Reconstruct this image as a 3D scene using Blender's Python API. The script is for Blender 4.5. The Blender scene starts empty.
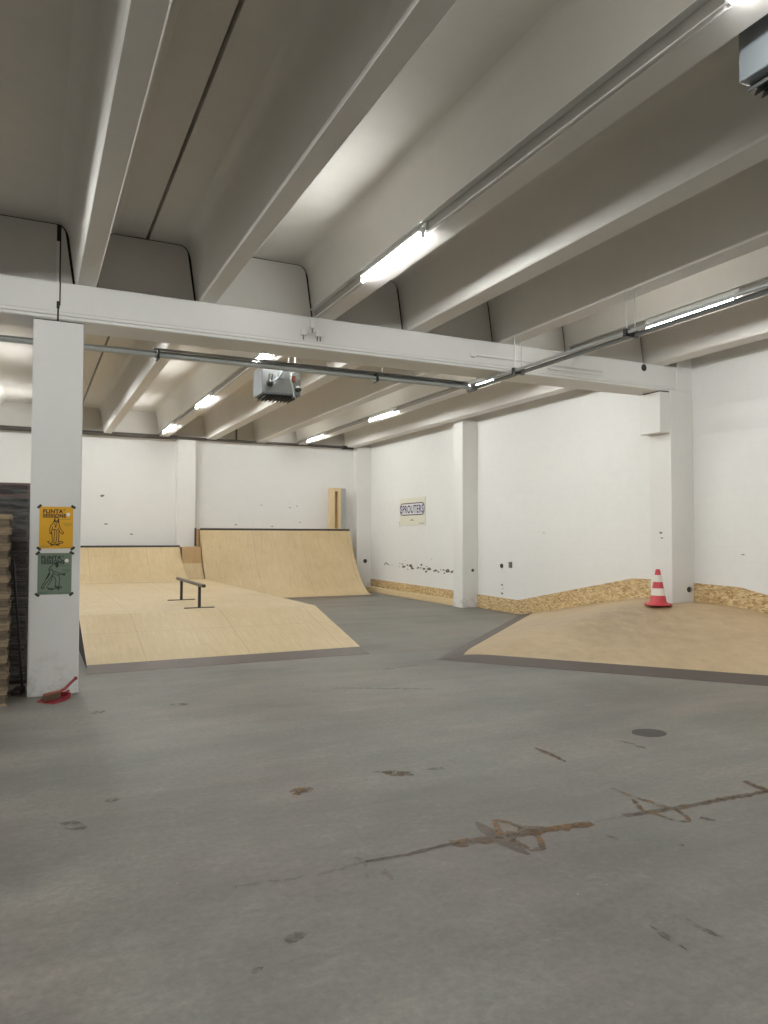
import bpy, bmesh, math, random
from mathutils import Vector, Matrix
random.seed(7)
C = bpy.context.scene.collection
PI = math.pi

# ------------------------------------------------------------------ materials
def srgb(r, g, b):
    f = lambda c: (c/255)/12.92 if c/255 <= .04045 else (((c/255)+.055)/1.055)**2.4
    return (f(r), f(g), f(b), 1)

class NT:
    def __init__(s, name):
        s.m = bpy.data.materials.new(name); s.m.use_nodes = True
        s.t = s.m.node_tree; s.t.nodes.clear()
        s.out = s.t.nodes.new('ShaderNodeOutputMaterial')
        s.b = s.t.nodes.new('ShaderNodeBsdfPrincipled')
        s.t.links.new(s.b.outputs[0], s.out.inputs[0])
        s.co = s.t.nodes.new('ShaderNodeNewGeometry').outputs['Position']
    def n(s, kind, **kw):
        o = s.t.nodes.new(kind)
        for k, v in kw.items(): setattr(o, k, v)
        return o
    def link(s, a, b): s.t.links.new(a, b)
    def mapped(s, scale=(1,1,1), rot=(0,0,0), loc=(0,0,0)):
        m = s.n('ShaderNodeMapping'); s.link(s.co, m.inputs[0])
        m.inputs['Scale'].default_value = scale; m.inputs['Rotation'].default_value = rot; m.inputs['Location'].default_value = loc
        return m.outputs[0]
    def noise(s, scale, detail=4, rough=.55, vec=None, dist=0):
        n = s.n('ShaderNodeTexNoise'); n.inputs['Scale'].default_value = scale
        n.inputs['Detail'].default_value = detail; n.inputs['Roughness'].default_value = rough; n.inputs['Distortion'].default_value = dist
        s.link(vec or s.co, n.inputs['Vector']); return n.outputs['Fac']
    def ramp(s, fac, stops):
        r = s.n('ShaderNodeValToRGB'); e = r.color_ramp.elements
        while len(e) < len(stops): e.new(.5)
        for el, (p, c) in zip(e, stops): el.position = p; el.color = c if len(c) == 4 else (*c, 1)
        s.link(fac, r.inputs[0]); return r.outputs[0]
    def mix(s, fac, a, b, mode='MIX'):
        m = s.n('ShaderNodeMix', data_type='RGBA', blend_type=mode)
        for sock, v in ((m.inputs[0], fac), (m.inputs[6], a), (m.inputs[7], b)):
            if hasattr(v, 'is_output'): s.link(v, sock)
            else: sock.default_value = v
        return m.outputs[2]
    def math(s, op, a, b=0.0, clamp=False):
        m = s.n('ShaderNodeMath', operation=op); m.use_clamp = clamp
        for sock, v in ((m.inputs[0], a), (m.inputs[1], b)):
            if hasattr(v, 'is_output'): s.link(v, sock)
            else: sock.default_value = v
        return m.outputs[0]
    def xyz(s):
        x = s.n('ShaderNodeSeparateXYZ'); s.link(s.co, x.inputs[0]); return x.outputs
    def bump(s, h, strength=.2, dist=.01):
        b = s.n('ShaderNodeBump'); b.inputs['Strength'].default_value = strength; b.inputs['Distance'].default_value = dist
        s.link(h, b.inputs['Height']); s.link(b.outputs[0], s.b.inputs['Normal'])
    def set(s, col=None, rough=None, metal=None):
        for k, v in (('Base Color', col), ('Roughness', rough), ('Metallic', metal)):
            if v is None: continue
            if hasattr(v, 'is_output'): s.link(v, s.b.inputs[k])
            else: s.b.inputs[k].default_value = v
        return s.m

def g(v, t=(1,1,1)): return (v*t[0], v*t[1], v*t[2], 1)

def flat(name, col, rough=.6, metal=0, var=.12, scale=20):
    s = NT(name); f = s.noise(scale, 3)
    c2 = tuple(x*(1-var) for x in col[:3])+(1,)
    return s.set(s.mix(f, c2, col), rough, metal)

def paint(name, v, tint, var=.07, scale=1.2, rough=.85, blocks=False, stain=None, marks=False):
    s = NT(name)
    a = s.noise(scale, 5, .6); b = s.noise(scale*9, 4)
    f = s.mix(.4, a, b)
    col = s.ramp(f, [(.3, g(v*(1-var), tint)), (.65, g(v, tint))])
    h = s.noise(35, 4)
    if blocks:
        br = s.n('ShaderNodeTexBrick'); x = s.xyz()
        cmb = s.n('ShaderNodeCombineXYZ')
        s.link(s.math('ADD', x[0], x[1]), cmb.inputs[0]); s.link(x[2], cmb.inputs[1])
        s.link(cmb.outputs[0], br.inputs['Vector'])
        br.inputs['Scale'].default_value = 1; br.inputs['Brick Width'].default_value = .5; br.inputs['Row Height'].default_value = .2
        br.inputs['Mortar Size'].default_value = .006; br.inputs['Mortar Smooth'].default_value = .6
        col = s.mix(s.math('MULTIPLY', br.outputs['Fac'], .07), col, g(v*.55, tint))
        h = s.math('SUBTRACT', s.math('MULTIPLY', h, .35), br.outputs['Fac'])
    if stain:                      # (zmax, strength): scuffs near the ground
        x = s.xyz()
        m = s.math('SUBTRACT', 1.0, s.math('DIVIDE', x[2], stain[0]), True)
        n2 = s.ramp(s.noise(7, 6, .7), [(.48, (0,0,0)), (.66, (1,1,1))])
        col = s.mix(s.math('MULTIPLY', s.math('MULTIPLY', m, n2), stain[1]), col, srgb(120,105,90))
    if marks:
        n3 = s.ramp(s.noise(5.5, 7, .75), [(.70, (0,0,0)), (.74, (1,1,1))])
        col = s.mix(s.math('MULTIPLY', n3, .3), col, srgb(150,140,125))
    s.bump(h, .25, .006)
    return s.set(col, rough)

WARM = (1, .992, .962)
M = {}
M['wall'] = paint('white_painted_block', .80, WARM, .06, .9, blocks=True, marks=True)
M['wallb'] = paint('white_painted_plaster', .80, (1,.985,.96), .05, .7, marks=True)
M['ceil'] = paint('painted_concrete_ceiling', .66, (1,.955,.885), .08, .8)
M['rib'] = paint('painted_concrete_rib', .68, (1,.96,.90), .07, 1.1)
M['beam'] = paint('painted_concrete_beam', .74, (1,.985,.95), .05, 1.0)
M['infill'] = paint('painted_concrete_infill', .64, (1,.965,.91), .06, 1.5)
M['pillar'] = paint('painted_concrete_pillar', .74, (1,.99,.97), .05, 1.3, stain=(.5, .5))
M['pilaster'] = paint('painted_concrete_pilaster', .76, (1,.98,.945), .05, 1.3, stain=(.35, .6), marks=True)
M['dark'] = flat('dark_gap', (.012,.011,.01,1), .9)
M['black'] = flat('black_steel', (.02,.018,.018,1), .45, .3)
M['white'] = flat('white_enamel', (.72,.72,.70,1), .4, 0, .04)
M['grey_metal'] = flat('galvanised_steel', (.42,.44,.44,1), .42, .6, .2, 30)
M['dark_pipe'] = flat('dark_pipe', (.05,.042,.036,1), .5, .2)
M['conduit'] = flat('grey_conduit', (.42,.45,.45,1), .4, .4, .2)
M['conduit_dark'] = flat('dark_conduit', (.17,.18,.18,1), .45, .4)
M['heater'] = flat('grey_heater_sheet', (.21,.235,.26,1), .38, .5, .1, 6)
M['heater_front'] = flat('pale_heater_panel', (.28,.30,.29,1), .45, .2, .08, 8)
M['louvre_metal'] = flat('dark_louvre_metal', (.06,.062,.065,1), .5, .3)
M['sheet_dark'] = flat('dark_sheet', (.03,.028,.027,1), .6, 0, .3, 6)
M['slot'] = flat('shaded_rail_slot', (.30,.285,.26,1), .8)
M['copper'] = flat('red_fitting', srgb(150,70,50), .5)
M['red'] = flat('red_plastic', srgb(138,20,34), .45, 0, .12)
M['conered'] = flat('red_rubber', srgb(196,40,52), .5, 0, .15, 30)
M['conewhite'] = flat('white_band', srgb(232,228,216), .5, 0, .12, 30)
M['brush'] = flat('brown_bristle', srgb(92,70,48), .9, 0, .4, 90)
M['tape'] = flat('black_tape', srgb(30,30,28), .6)
M['yellow'] = flat('yellow_poster_paper', srgb(228,164,8), .55, 0, .1, 12)
M['green'] = flat('green_poster_paper', srgb(100,117,98), .55, 0, .1, 12)
M['ink_brown'] = flat('brown_ink', srgb(62,26,14), .7)
M['ink_green'] = flat('dark_green_ink', srgb(22,32,26), .7)
M['ink_mid'] = flat('grey_ink', srgb(150,120,50), .7)
M['ink_mid2'] = flat('faded_green_ink', srgb(62,84,64), .7)
M['sticker'] = flat('white_sticker', srgb(236,232,228), .5, 0, .03)
M['signcream'] = flat('cream_sign_board', srgb(222,219,200), .6, 0, .06, 5)
M['signblue'] = flat('dark_blue_letter', srgb(58,50,110), .6)
M['signline'] = flat('dark_outline', srgb(52,50,72), .6)
M['signwhite'] = flat('pale_sign_field', srgb(230,228,228), .6, 0, .03)
M['socket'] = flat('dark_socket', srgb(40,36,34), .6)
M['chip'] = flat('exposed_render', srgb(112,104,94), .9, 0, .4, 60)
M['pale_wood'] = flat('pale_timber', srgb(218,192,146), .6, 0, .15, 14)
M['pole'] = flat('black_pole', (.012,.012,.012,1), .5)

def plywood(name, base, dark, seam=(1.25, 2.5), off=(0.0, 0.0), wear=.5, rough=.5, grain=(9, .9, .9), scuff_shade=None):
    s = NT(name)
    gr = s.noise(3.0, 6, .62, s.mapped(grain))
    bl = s.noise(.9, 5, .6)
    fine = s.noise(60, 3, .6, s.mapped((3, .35, 1)))
    f = s.mix(.5, gr, bl)
    col = s.ramp(f, [(.34, dark), (.62, base)])
    col = s.mix(s.math('MULTIPLY', fine, .16), col, tuple(c*.6 for c in dark[:3])+(1,))
    sc = s.ramp(s.noise(4.5, 8, .75), [(.52, (0,0,0)), (.72, (1,1,1))])
    col = s.mix(s.math('MULTIPLY', sc, wear*.3), col, tuple(c*.62 for c in dark[:3])+(1,))
    if scuff_shade:                      # scuffs and painted-in slope shading, darker around each point
        for (cx, cy, cz, rr, amt) in scuff_shade:
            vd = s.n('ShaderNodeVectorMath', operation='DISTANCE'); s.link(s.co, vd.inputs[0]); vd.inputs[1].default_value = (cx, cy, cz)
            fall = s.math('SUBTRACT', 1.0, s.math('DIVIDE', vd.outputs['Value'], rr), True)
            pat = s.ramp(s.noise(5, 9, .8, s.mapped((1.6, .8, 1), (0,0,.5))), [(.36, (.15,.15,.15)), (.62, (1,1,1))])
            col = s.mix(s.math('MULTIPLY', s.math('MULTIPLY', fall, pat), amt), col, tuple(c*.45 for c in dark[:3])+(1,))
    if seam:
        x = s.xyz()
        for k in (0, 1):
            fr = s.math('FRACT', s.math('DIVIDE', s.math('ADD', x[k], off[k]+50*seam[k]), seam[k]))
            ln = s.math('LESS_THAN', fr, .010/seam[k])
            col = s.mix(s.math('MULTIPLY', ln, .45), col, tuple(c*.45 for c in dark[:3])+(1,))
    s.bump(fine, .06, .003)
    return s.set(col, rough)
PB, PD = srgb(219,195,152), srgb(198,171,124)
M['ply'] = plywood('birch_plywood', PB, PD)
M['ply_q'] = plywood('birch_plywood_curved', srgb(212,186,142), srgb(190,162,116), (1.33, 50), (.1, 3), 1.1)
M['ply_hip'] = plywood('scuffed_shaded_plywood', srgb(198,172,134), srgb(176,149,112), None, wear=1.3, grain=(2.2, 1.3, 1), scuff_shade=[(7.35, 7.75, .5, 1.3, .75), (6.9, 9.2, .4, 1.3, .4), (6.6, 7.0, .3, 1.4, .3)])  # spots paint the shading near the hip's top along with its scuffs
M['ply_brown'] = plywood('brown_plywood', srgb(178,142,92), srgb(152,116,70), None)
M['ply_tan'] = plywood('tan_plywood', srgb(190,166,124), srgb(170,142,100), None)
M['steel_dark'] = flat('dark_worn_steel_plate', srgb(74,63,57), .55, .1, .3, 7)
M['steel_plate'] = flat('worn_steel_plate', srgb(98,87,81), .5, .15, .3, 7)

def osb():
    s = NT('oriented_strand_board')
    v = s.n('ShaderNodeTexVoronoi'); v.inputs['Scale'].default_value = 1
    w = s.n('ShaderNodeTexNoise'); w.inputs['Scale'].default_value = 4; s.link(s.co, w.inputs['Vector'])
    vm = s.n('ShaderNodeVectorMath', operation='MULTIPLY_ADD')
    s.link(w.outputs['Color'], vm.inputs[0]); vm.inputs[1].default_value = (.12,.12,.12); s.link(s.co, vm.inputs[2])
    mp = s.n('ShaderNodeMapping'); mp.inputs['Scale'].default_value = (44, 17, 52); mp.inputs['Rotation'].default_value = (.5,0,0)
    s.link(vm.outputs[0], mp.inputs[0]); s.link(mp.outputs[0], v.inputs['Vector'])
    sx = s.n('ShaderNodeSeparateXYZ'); s.link(v.outputs['Color'], sx.inputs[0])
    col = s.ramp(sx.outputs[0], [(0, srgb(140,108,64)), (.22, srgb(176,142,90)), (.6, srgb(196,164,112)), (1, srgb(220,194,146))])
    return s.set(col, .6)
M['osb'] = osb()

def oldwood(name, a, b):
    s = NT(name)
    f = s.noise(3, 6, .7, s.mapped((2, 2, 14)))
    return s.set(s.ramp(f, [(.3, a), (.7, b)]), .85)
M['pallet'] = oldwood('weathered_pallet_wood', srgb(84,72,58), srgb(150,128,98))
M['pallet_block'] = oldwood('grey_brown_pallet_block', srgb(52,44,36), srgb(104,88,68))
M['pallet_dark'] = oldwood('dark_pallet_wood', srgb(34,28,26), srgb(82,72,66))
M['pallet_red'] = oldwood('red_brown_pallet_wood', srgb(74,36,36), srgb(118,66,60))

def floor_mat():
    s = NT('worn_concrete_floor')
    a = s.noise(.45, 5, .6, dist=.4); b = s.noise(2.2, 8, .72); c = s.noise(26, 6, .75)
    d = s.noise(.9, 7, .7, s.mapped((.35, 1.5, 1)))
    lv = lambda f, lo, hi, k: s.ramp(f, [(lo, (1-k,)*3), (hi, (1+k,)*3)])
    col = s.mix(1.0, (.136,.129,.116,1), lv(a, .36, .64, .22), 'MULTIPLY')
    col = s.mix(1.0, col, lv(b, .36, .66, .24), 'MULTIPLY')
    col = s.mix(1.0, col, lv(d, .36, .64, .20), 'MULTIPLY')
    col = s.mix(1.0, col, lv(c, .36, .66, .18), 'MULTIPLY')
    # broad greenish and pinkish areas
    hue = s.ramp(s.noise(.55, 4, .6, s.mapped((1,1,1), (0,0,0), (11,5,0))), [(.4, (.95,1.0,.95)), (.6, (1.08,.98,.94))])
    col = s.mix(.8, col, hue, 'MULTIPLY')
    # pale scuffs, pale grit and dark flecks
    e = s.ramp(s.noise(3.1, 10, .82, s.mapped((1, 1.7, 1), (0,0,.5))), [(.56, (0,0,0)), (.70, (1,1,1))])
    col = s.mix(s.math('MULTIPLY', e, .38), col, (.30,.285,.26,1))
    k = s.ramp(s.noise(4.2, 9, .78, s.mapped((1,1.4,1), (0,0,0), (3,7,0))), [(.60, (0,0,0)), (.70, (1,1,1))])
    col = s.mix(s.math('MULTIPLY', k, .38), col, (.075,.066,.055,1))
    p = s.ramp(s.noise(17, 5, .7, s.mapped((1,1,1), (0,0,0), (1,2,0))), [(.69, (0,0,0)), (.73, (1,1,1))])
    col = s.mix(s.math('MULTIPLY', p, .5), col, (.36,.34,.31,1))
    q = s.ramp(s.noise(13, 5, .7, s.mapped((1,1,1), (0,0,0), (7,4,0))), [(.70, (0,0,0)), (.74, (1,1,1))])
    col = s.mix(s.math('MULTIPLY', q, .5), col, (.055,.045,.036,1))
    s.bump(s.mix(.5, b, c), .15, .006)
    r = s.ramp(b, [(.3, (.42,.42,.42)), (.7, (.65,.65,.65))])
    return s.set(col, r)
M['floor'] = floor_mat()

def decal(name, col, lo=.42, hi=.6, scale=14, amt=.9, col2=None):
    s = NT(name)
    n = s.noise(scale, 6, .7)
    c = s.mix(s.ramp(s.noise(9, 4), [(.42,(0,0,0)),(.58,(1,1,1))]), col, col2 or tuple(x*.7 for x in col[:3])+(1,))
    s.set(c, .75)
    tr = s.n('ShaderNodeBsdfTransparent'); mx = s.n('ShaderNodeMixShader')
    s.link(s.math('MULTIPLY', s.ramp(n, [(lo, (0,0,0)), (hi, (1,1,1))]), amt), mx.inputs[0])
    s.link(tr.outputs[0], mx.inputs[1]); s.link(s.b.outputs[0], mx.inputs[2]); s.link(mx.outputs[0], s.out.inputs[0])
    return s.m
M['d_grey'] = decal('grey_floor_filler', srgb(88,80,73), .32, .5, 12, .75, srgb(104,95,84))
M['d_rust'] = decal('rusty_floor_stain', srgb(124,88,42), .36, .54, 14, .75, srgb(86,62,36))
M['d_dark'] = decal('dark_floor_stain', srgb(74,64,55), .4, .58, 16, .6, srgb(86,76,66))
M['d_hair'] = decal('hairline_floor_crack', srgb(86,72,58), .46, .56, 9, .6, srgb(134,126,114))
M['d_core'] = decal('open_floor_crack', srgb(60,50,42), .44, .58, 10, .65, srgb(90,64,36))
M['d_spot'] = decal('dark_floor_patch', srgb(66,63,60), .2, .36, 18, .8, srgb(58,55,53))

def emit(name, col, strength):
    s = NT(name)
    e = s.n('ShaderNodeEmission'); e.inputs[0].default_value = col; e.inputs[1].default_value = strength
    s.link(e.outputs[0], s.out.inputs[0]); return s.m
M['tube'] = emit('fluorescent_tube_glow', (.985, 1, .955, 1), 172)

def film_mat():
    s = NT('cloudy_stretch_film')
    n = s.noise(3, 6, .7, s.mapped((1.5, 1.5, 9), (.0,.5,.2)), 1.5)
    s.set((.62,.62,.62,1), .3)
    tr = s.n('ShaderNodeBsdfTransparent'); tr.inputs[0].default_value = (.86,.86,.88,1)
    mx = s.n('ShaderNodeMixShader')
    s.link(s.ramp(n, [(.44,(.04,.04,.04)), (.70,(.30,.30,.30))]), mx.inputs[0])
    s.link(tr.outputs[0], mx.inputs[1]); s.link(s.b.outputs[0], mx.inputs[2]); s.link(mx.outputs[0], s.out.inputs[0])
    return s.m
M['film'] = film_mat()

# ------------------------------------------------------------------ mesh helpers (all take world coordinates)
def bm_new(): return bmesh.new()
def box(bm, x0, x1, y0, y1, z0, z1):
    v = [bm.verts.new((x, y, z)) for x in (x0, x1) for y in (y0, y1) for z in (z0, z1)]
    for f in ((0,1,3,2),(4,6,7,5),(0,4,5,1),(2,3,7,6),(0,2,6,4),(1,5,7,3)): bm.faces.new([v[i] for i in f])
    return v
def obox(bm, c, sx, sy, sz, mat):
    """box of size sx,sy,sz turned by mat about its centre c"""
    v = box(bm, -sx/2, sx/2, -sy/2, sy/2, -sz/2, sz/2)
    for w in v: w.co = mat @ w.co + Vector(c)
def tube(bm, a, b, r, r2=None, seg=12, cap=True):
    a, b = Vector(a), Vector(b); d = (b-a).normalized()
    q = Vector((0,0,1)).rotation_difference(d)
    r2 = r if r2 is None else r2
    A, B = [], []
    for i in range(seg):
        t = 2*PI*i/seg; e = q @ Vector((math.cos(t), math.sin(t), 0))
        A.append(bm.verts.new(a+e*r)); B.append(bm.verts.new(b+e*r2))
    for i in range(seg): bm.faces.new((A[i], A[(i+1)%seg], B[(i+1)%seg], B[i]))
    if cap: bm.faces.new(A[::-1]); bm.faces.new(B)
def bent(bm, pts, r, seg=8):
    for p, q in zip(pts, pts[1:]): tube(bm, p, q, r, seg=seg)
def ball(bm, c, r, sx=1, sy=1, sz=1):
    m = Matrix.Translation(c) @ Matrix.Diagonal((r*sx, r*sy, r*sz, 1))
    bmesh.ops.create_uvsphere(bm, u_segments=14, v_segments=9, radius=1, matrix=m)
def prism(bm, poly, f, t0, t1):
    """poly of 2-D points; f(u, v, t) gives the 3-D point"""
    A = [bm.verts.new(f(u, v, t0)) for u, v in poly]; B = [bm.verts.new(f(u, v, t1)) for u, v in poly]
    n = len(poly)
    bm.faces.new(A); bm.faces.new(B[::-1])
    for i in range(n): bm.faces.new((A[i], B[i], B[(i+1)%n], A[(i+1)%n]))
XZ = lambda u, v, t: (u, t, v)      # profile in X-Z pushed along Y
YZ = lambda u, v, t: (t, u, v)      # profile in Y-Z pushed along X
XY = lambda u, v, t: (u, v, t)
def lathe(bm, c, prof, seg=32):
    rings = []
    for r, z in prof:
        rings.append([bm.verts.new((c[0]+r*math.cos(2*PI*i/seg), c[1]+r*math.sin(2*PI*i/seg), c[2]+z)) for i in range(seg)])
    for a, b in zip(rings, rings[1:]):
        for i in range(seg): bm.faces.new((a[i], a[(i+1)%seg], b[(i+1)%seg], b[i]))
    bm.faces.new(rings[0][::-1]); bm.faces.new(rings[-1])
def sheet(bm, rows, th):
    """grid of points (rows of equal length) given thickness th downwards"""
    n, m = len(rows), len(rows[0])
    T = [[bm.verts.new(p) for p in r] for r in rows]
    B = [[bm.verts.new((p[0], p[1], p[2]-th)) for p in r] for r in rows]
    for i in range(n-1):
        for j in range(m-1):
            bm.faces.new((T[i][j], T[i+1][j], T[i+1][j+1], T[i][j+1]))
            bm.faces.new((B[i][j], B[i][j+1], B[i+1][j+1], B[i+1][j]))
    for i in range(n-1):
        bm.faces.new((T[i][0], B[i][0], B[i+1][0], T[i+1][0])); bm.faces.new((T[i][-1], T[i+1][-1], B[i+1][-1], B[i][-1]))
    for j in range(m-1):
        bm.faces.new((T[0][j], T[0][j+1], B[0][j+1], B[0][j])); bm.faces.new((T[-1][j], B[-1][j], B[-1][j+1], T[-1][j+1]))

def wloc(o):
    v = Vector((0,0,0))
    while o: v += o.location; o = o.parent
    return v
def obj(name, bm, mat, parent=None, smooth=None, bevel=0):
    bmesh.ops.recalc_face_normals(bm, faces=bm.faces)
    co = [v.co for v in bm.verts]
    if parent: org = wloc(parent)
    else:
        org = Vector(((min(c.x for c in co)+max(c.x for c in co))/2, (min(c.y for c in co)+max(c.y for c in co))/2, min(c.z for c in co)))
    bmesh.ops.translate(bm, verts=bm.verts, vec=-org)
    me = bpy.data.meshes.new(name); bm.to_mesh(me); bm.free()
    me.materials.append(M[mat] if isinstance(mat, str) else mat)
    o = bpy.data.objects.new(name, me); C.objects.link(o)
    if parent: o.parent = parent
    else: o.location = org
    if smooth:
        for p in me.polygons: p.use_smooth = True
        me.set_sharp_from_angle(angle=math.radians(smooth))
    if bevel:
        b = o.modifiers.new('bevel', 'BEVEL'); b.width = bevel; b.segments = 2; b.limit_method = 'ANGLE'
    return o
def tag(o, label, cat, group=None, kind=None):
    o['label'] = label; o['category'] = cat
    if group: o['group'] = group
    if kind: o['kind'] = kind
    return o
def thing(name, label, cat, loc, group=None, kind=None):
    o = bpy.data.objects.new(name, None); C.objects.link(o); o.location = loc; o.empty_display_size = .1
    return tag(o, label, cat, group, kind)
def bx(name, mat, parent, *d, bevel=0):
    bm = bm_new(); box(bm, *d); return obj(name, bm, mat, parent, bevel=bevel)
def tb(name, mat, parent, a, b, r, seg=12):
    bm = bm_new(); tube(bm, a, b, r, seg=seg); return obj(name, bm, mat, parent, smooth=40)
def struct(o, label=None, cat=None):
    o['kind'] = 'structure'
    if label: o['label'] = label; o['category'] = cat
    return o

# ------------------------------------------------------------------ measures of the hall
XW, YB, YN, XL = 8.72, 19.3, -7.0, -12.0       # right wall, back wall, near end, open left side
ZS, ZR = 4.62, 4.00                            # slab soffit, underside of ribs / top of beam
YF, YK = 7.74, 8.22                            # near and far faces of the cross beam

# ------------------------------------------------------------------ room shell
bm = bm_new(); box(bm, XL-.3, XW+.3, YN-.3, YB+.3, -.2, 0); floor = struct(obj('floor', bm, 'floor'))
bm = bm_new(); box(bm, XW, XW+.25, YN, YB+.25, 0, 4.04); wall_right = struct(obj('wall_right', bm, 'wall'))
bm = bm_new(); box(bm, XL, XW, YB, YB+.25, 0, 4.9); wall_back = struct(obj('wall_back', bm, 'wallb'))
bm = bm_new(); box(bm, XL-.25, XL, YN, YB+.25, 0, 4.9); struct(obj('wall_left', bm, 'wallb'))
bm = bm_new(); box(bm, XL, XW, YN-.25, YN, 0, 4.9); struct(obj('wall_near', bm, 'wallb'))
bm = bm_new(); box(bm, XW-.012, XW+.25, YN, YB+.25, 4.04, 4.9); struct(obj('trim_1', bm, 'rib'), 'shaded concrete ledge running along the top of the right wall', 'ledge')

RIBS = [(-8.35,.2),(-7.05,.2),(-5.85,.2),(-4.55,.22),(-3.35,.2),(-2.05,.2),(-.85,.22),
        (.457,.19),(1.645,.185),(2.98,.22),(4.155,.25),(5.455,.25),(6.62,.22),(8.06,.28)]
RIBS = [(-10.9,.2),(-9.6,.2)] + RIBS
GAPS = [-8.95, -6.45, -3.95, -1.45, 1.045, 3.55, 6.05]
bm = bm_new()
edges = [XL] + GAPS + [XW]
for a, b in zip(edges, edges[1:]):
    box(bm, a+(.016 if a != XL else 0), b-(.016 if b != XW else 0), YN, YB, ZS, ZS+.12)
ceiling = struct(obj('ceiling', bm, 'ceil'))
bx('joint_backing', 'dark', ceiling, XL, XW, YN, YB, ZS+.125, ZS+.2)

def rib_profile(x, w):
    h, ht = w/2, w/2+.075
    P = [(x-h+.014, ZR), (x-h, ZR+.018), (x-ht+.01, ZS-.12)]
    for k in range(1, 7):
        t = k/6*PI/2; P.append((x-ht-.11*(1-math.cos(t)), ZS-.11+.11*math.sin(t)))
    Q = [(2*x-u, v) for u, v in P]
    return P + Q[::-1]
ORD = {.457:'first', 1.645:'second', 2.98:'third', 4.155:'fourth', 5.455:'fifth', 6.62:'sixth', 8.06:'seventh'}
for where, (y0, y1) in (('near', (YN, 7.876)), ('far', (8.084, 19.02))):
    for x, w in RIBS:
        bm = bm_new(); prism(bm, [(u, v) for u, v in rib_profile(x, w)], XZ, y0, y1)
        o = obj('ceiling_rib', bm, 'rib', smooth=25)
        if x in ORD:
            lab = (f'{ORD[x]} concrete ceiling rib counted rightward from the square pillar, '
                   + ('camera side of the cross beam' if where == 'near' else 'beyond the cross beam'))
        else: lab = 'concrete ceiling rib left of the square pillar'
        struct(o, lab, 'ceiling rib'); o['group'] = f'{where} ceiling ribs'

# infill panels that close the space above the beam between ribs
bm = bm_new(); box(bm, XL, XW, 7.88, 8.08, ZR+.004, ZS); struct(obj('trim_2', bm, 'dark'), 'dark joint core standing on the cross beam', 'joint')
xs = [r for r in RIBS]
def infill(y0, y1, z0, lab):
    for (xa, wa), (xb, wb) in zip(xs, xs[1:]+[(XW+.12, .2)]):
        bot_l, bot_r = xa+wa/2+.012, xb-wb/2-.022
        top_l, top_r = xa+wa/2+.06, xb-wb/2-.096
        r = .09
        P = [(bot_l, z0), (bot_r, z0), (top_r, ZS-.016-r)]
        for k in range(1, 5):
            t = k/4*PI/2; P.append((top_r-r*(1-math.cos(t)), ZS-.016-r+r*math.sin(t)))
        P += [(top_l+r, ZS-.016), (top_l, ZS-.1)]
        bm = bm_new(); prism(bm, P, XZ, y0, y1)
        o = obj('infill_panel', bm, 'infill'); struct(o, lab, 'infill panel'); o['group'] = lab
infill(7.858, 7.879, ZR+.002, 'grey concrete infill panels standing on the cross beam between ribs')
infill(8.081, 8.102, ZR+.002, 'grey concrete infill panels on the far side of the beam')
bm = bm_new(); box(bm, XL, XW-.02, 19.06, YB-.002, 4.05, ZS); struct(obj('trim_3', bm, 'infill'), 'concrete upstand over the back wall between rib ends', 'upstand')

# cross beam: two lengths meeting over the pillar
def beam(x0, x1, lab):
    P = [(YF+.008, ZR), (YF, ZR-.012), (YF, 3.712), (YF+.006, 3.708), (YF+.006, 3.700), (YF, 3.696), (YF, 3.678), (YF+.022, 3.676), (YF+.022, 3.664),
         (YF+.004, 3.662), (YF+.004, 3.648), (YF+.014, 3.64), (YK-.014, 3.64), (YK, 3.655), (YK, ZR)]
    bm = bm_new(); prism(bm, P, YZ, x0, x1)
    return struct(obj('cross_beam', bm, 'beam'), lab, 'beam')
beam(XL, .196, 'white concrete cross beam left of the pillar joint')
bR = beam(.214, 8.41, 'long white concrete cross beam from the pillar to the right wall column')
bm = bm_new(); box(bm, .197, .213, YF+.03, YK-.03, 3.645, ZR); struct(obj('trim_4', bm, 'dark'), 'dark filled joint between the two beam lengths', 'joint')
bm = bm_new(); box(bm, .186, .212, YF-.004, YF+.03, 3.81, ZR); box(bm, .186, .212, 7.852, 7.86, ZR, 4.44)
j = struct(obj('trim_5', bm, 'beam'), 'pale vertical joint strip above the square pillar', 'joint strip')
bm = bm_new(); box(bm, .212, .226, YF-.003, YF+.02, 3.77, ZR); box(bm, .212, .226, 7.853, 7.86, ZR, 4.60); box(bm, .186, .226, 7.851, 7.858, 4.44, 4.605); box(bm, .19, .218, YF-.005, YF+.02, 3.74, 3.81)
obj('joint_shadow_gap', bm, 'dark', j)
def hole(name, c, r, axis, parent, mat='socket', deep=.004):
    bm = bm_new(); d = Vector(axis)*deep
    tube(bm, Vector(c), Vector(c)+d, r, seg=18); return obj(name, bm, mat, parent)
hole('cable_hole', (7.79, YF, 3.93), .05, (0,-1,0), bR)

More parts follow.
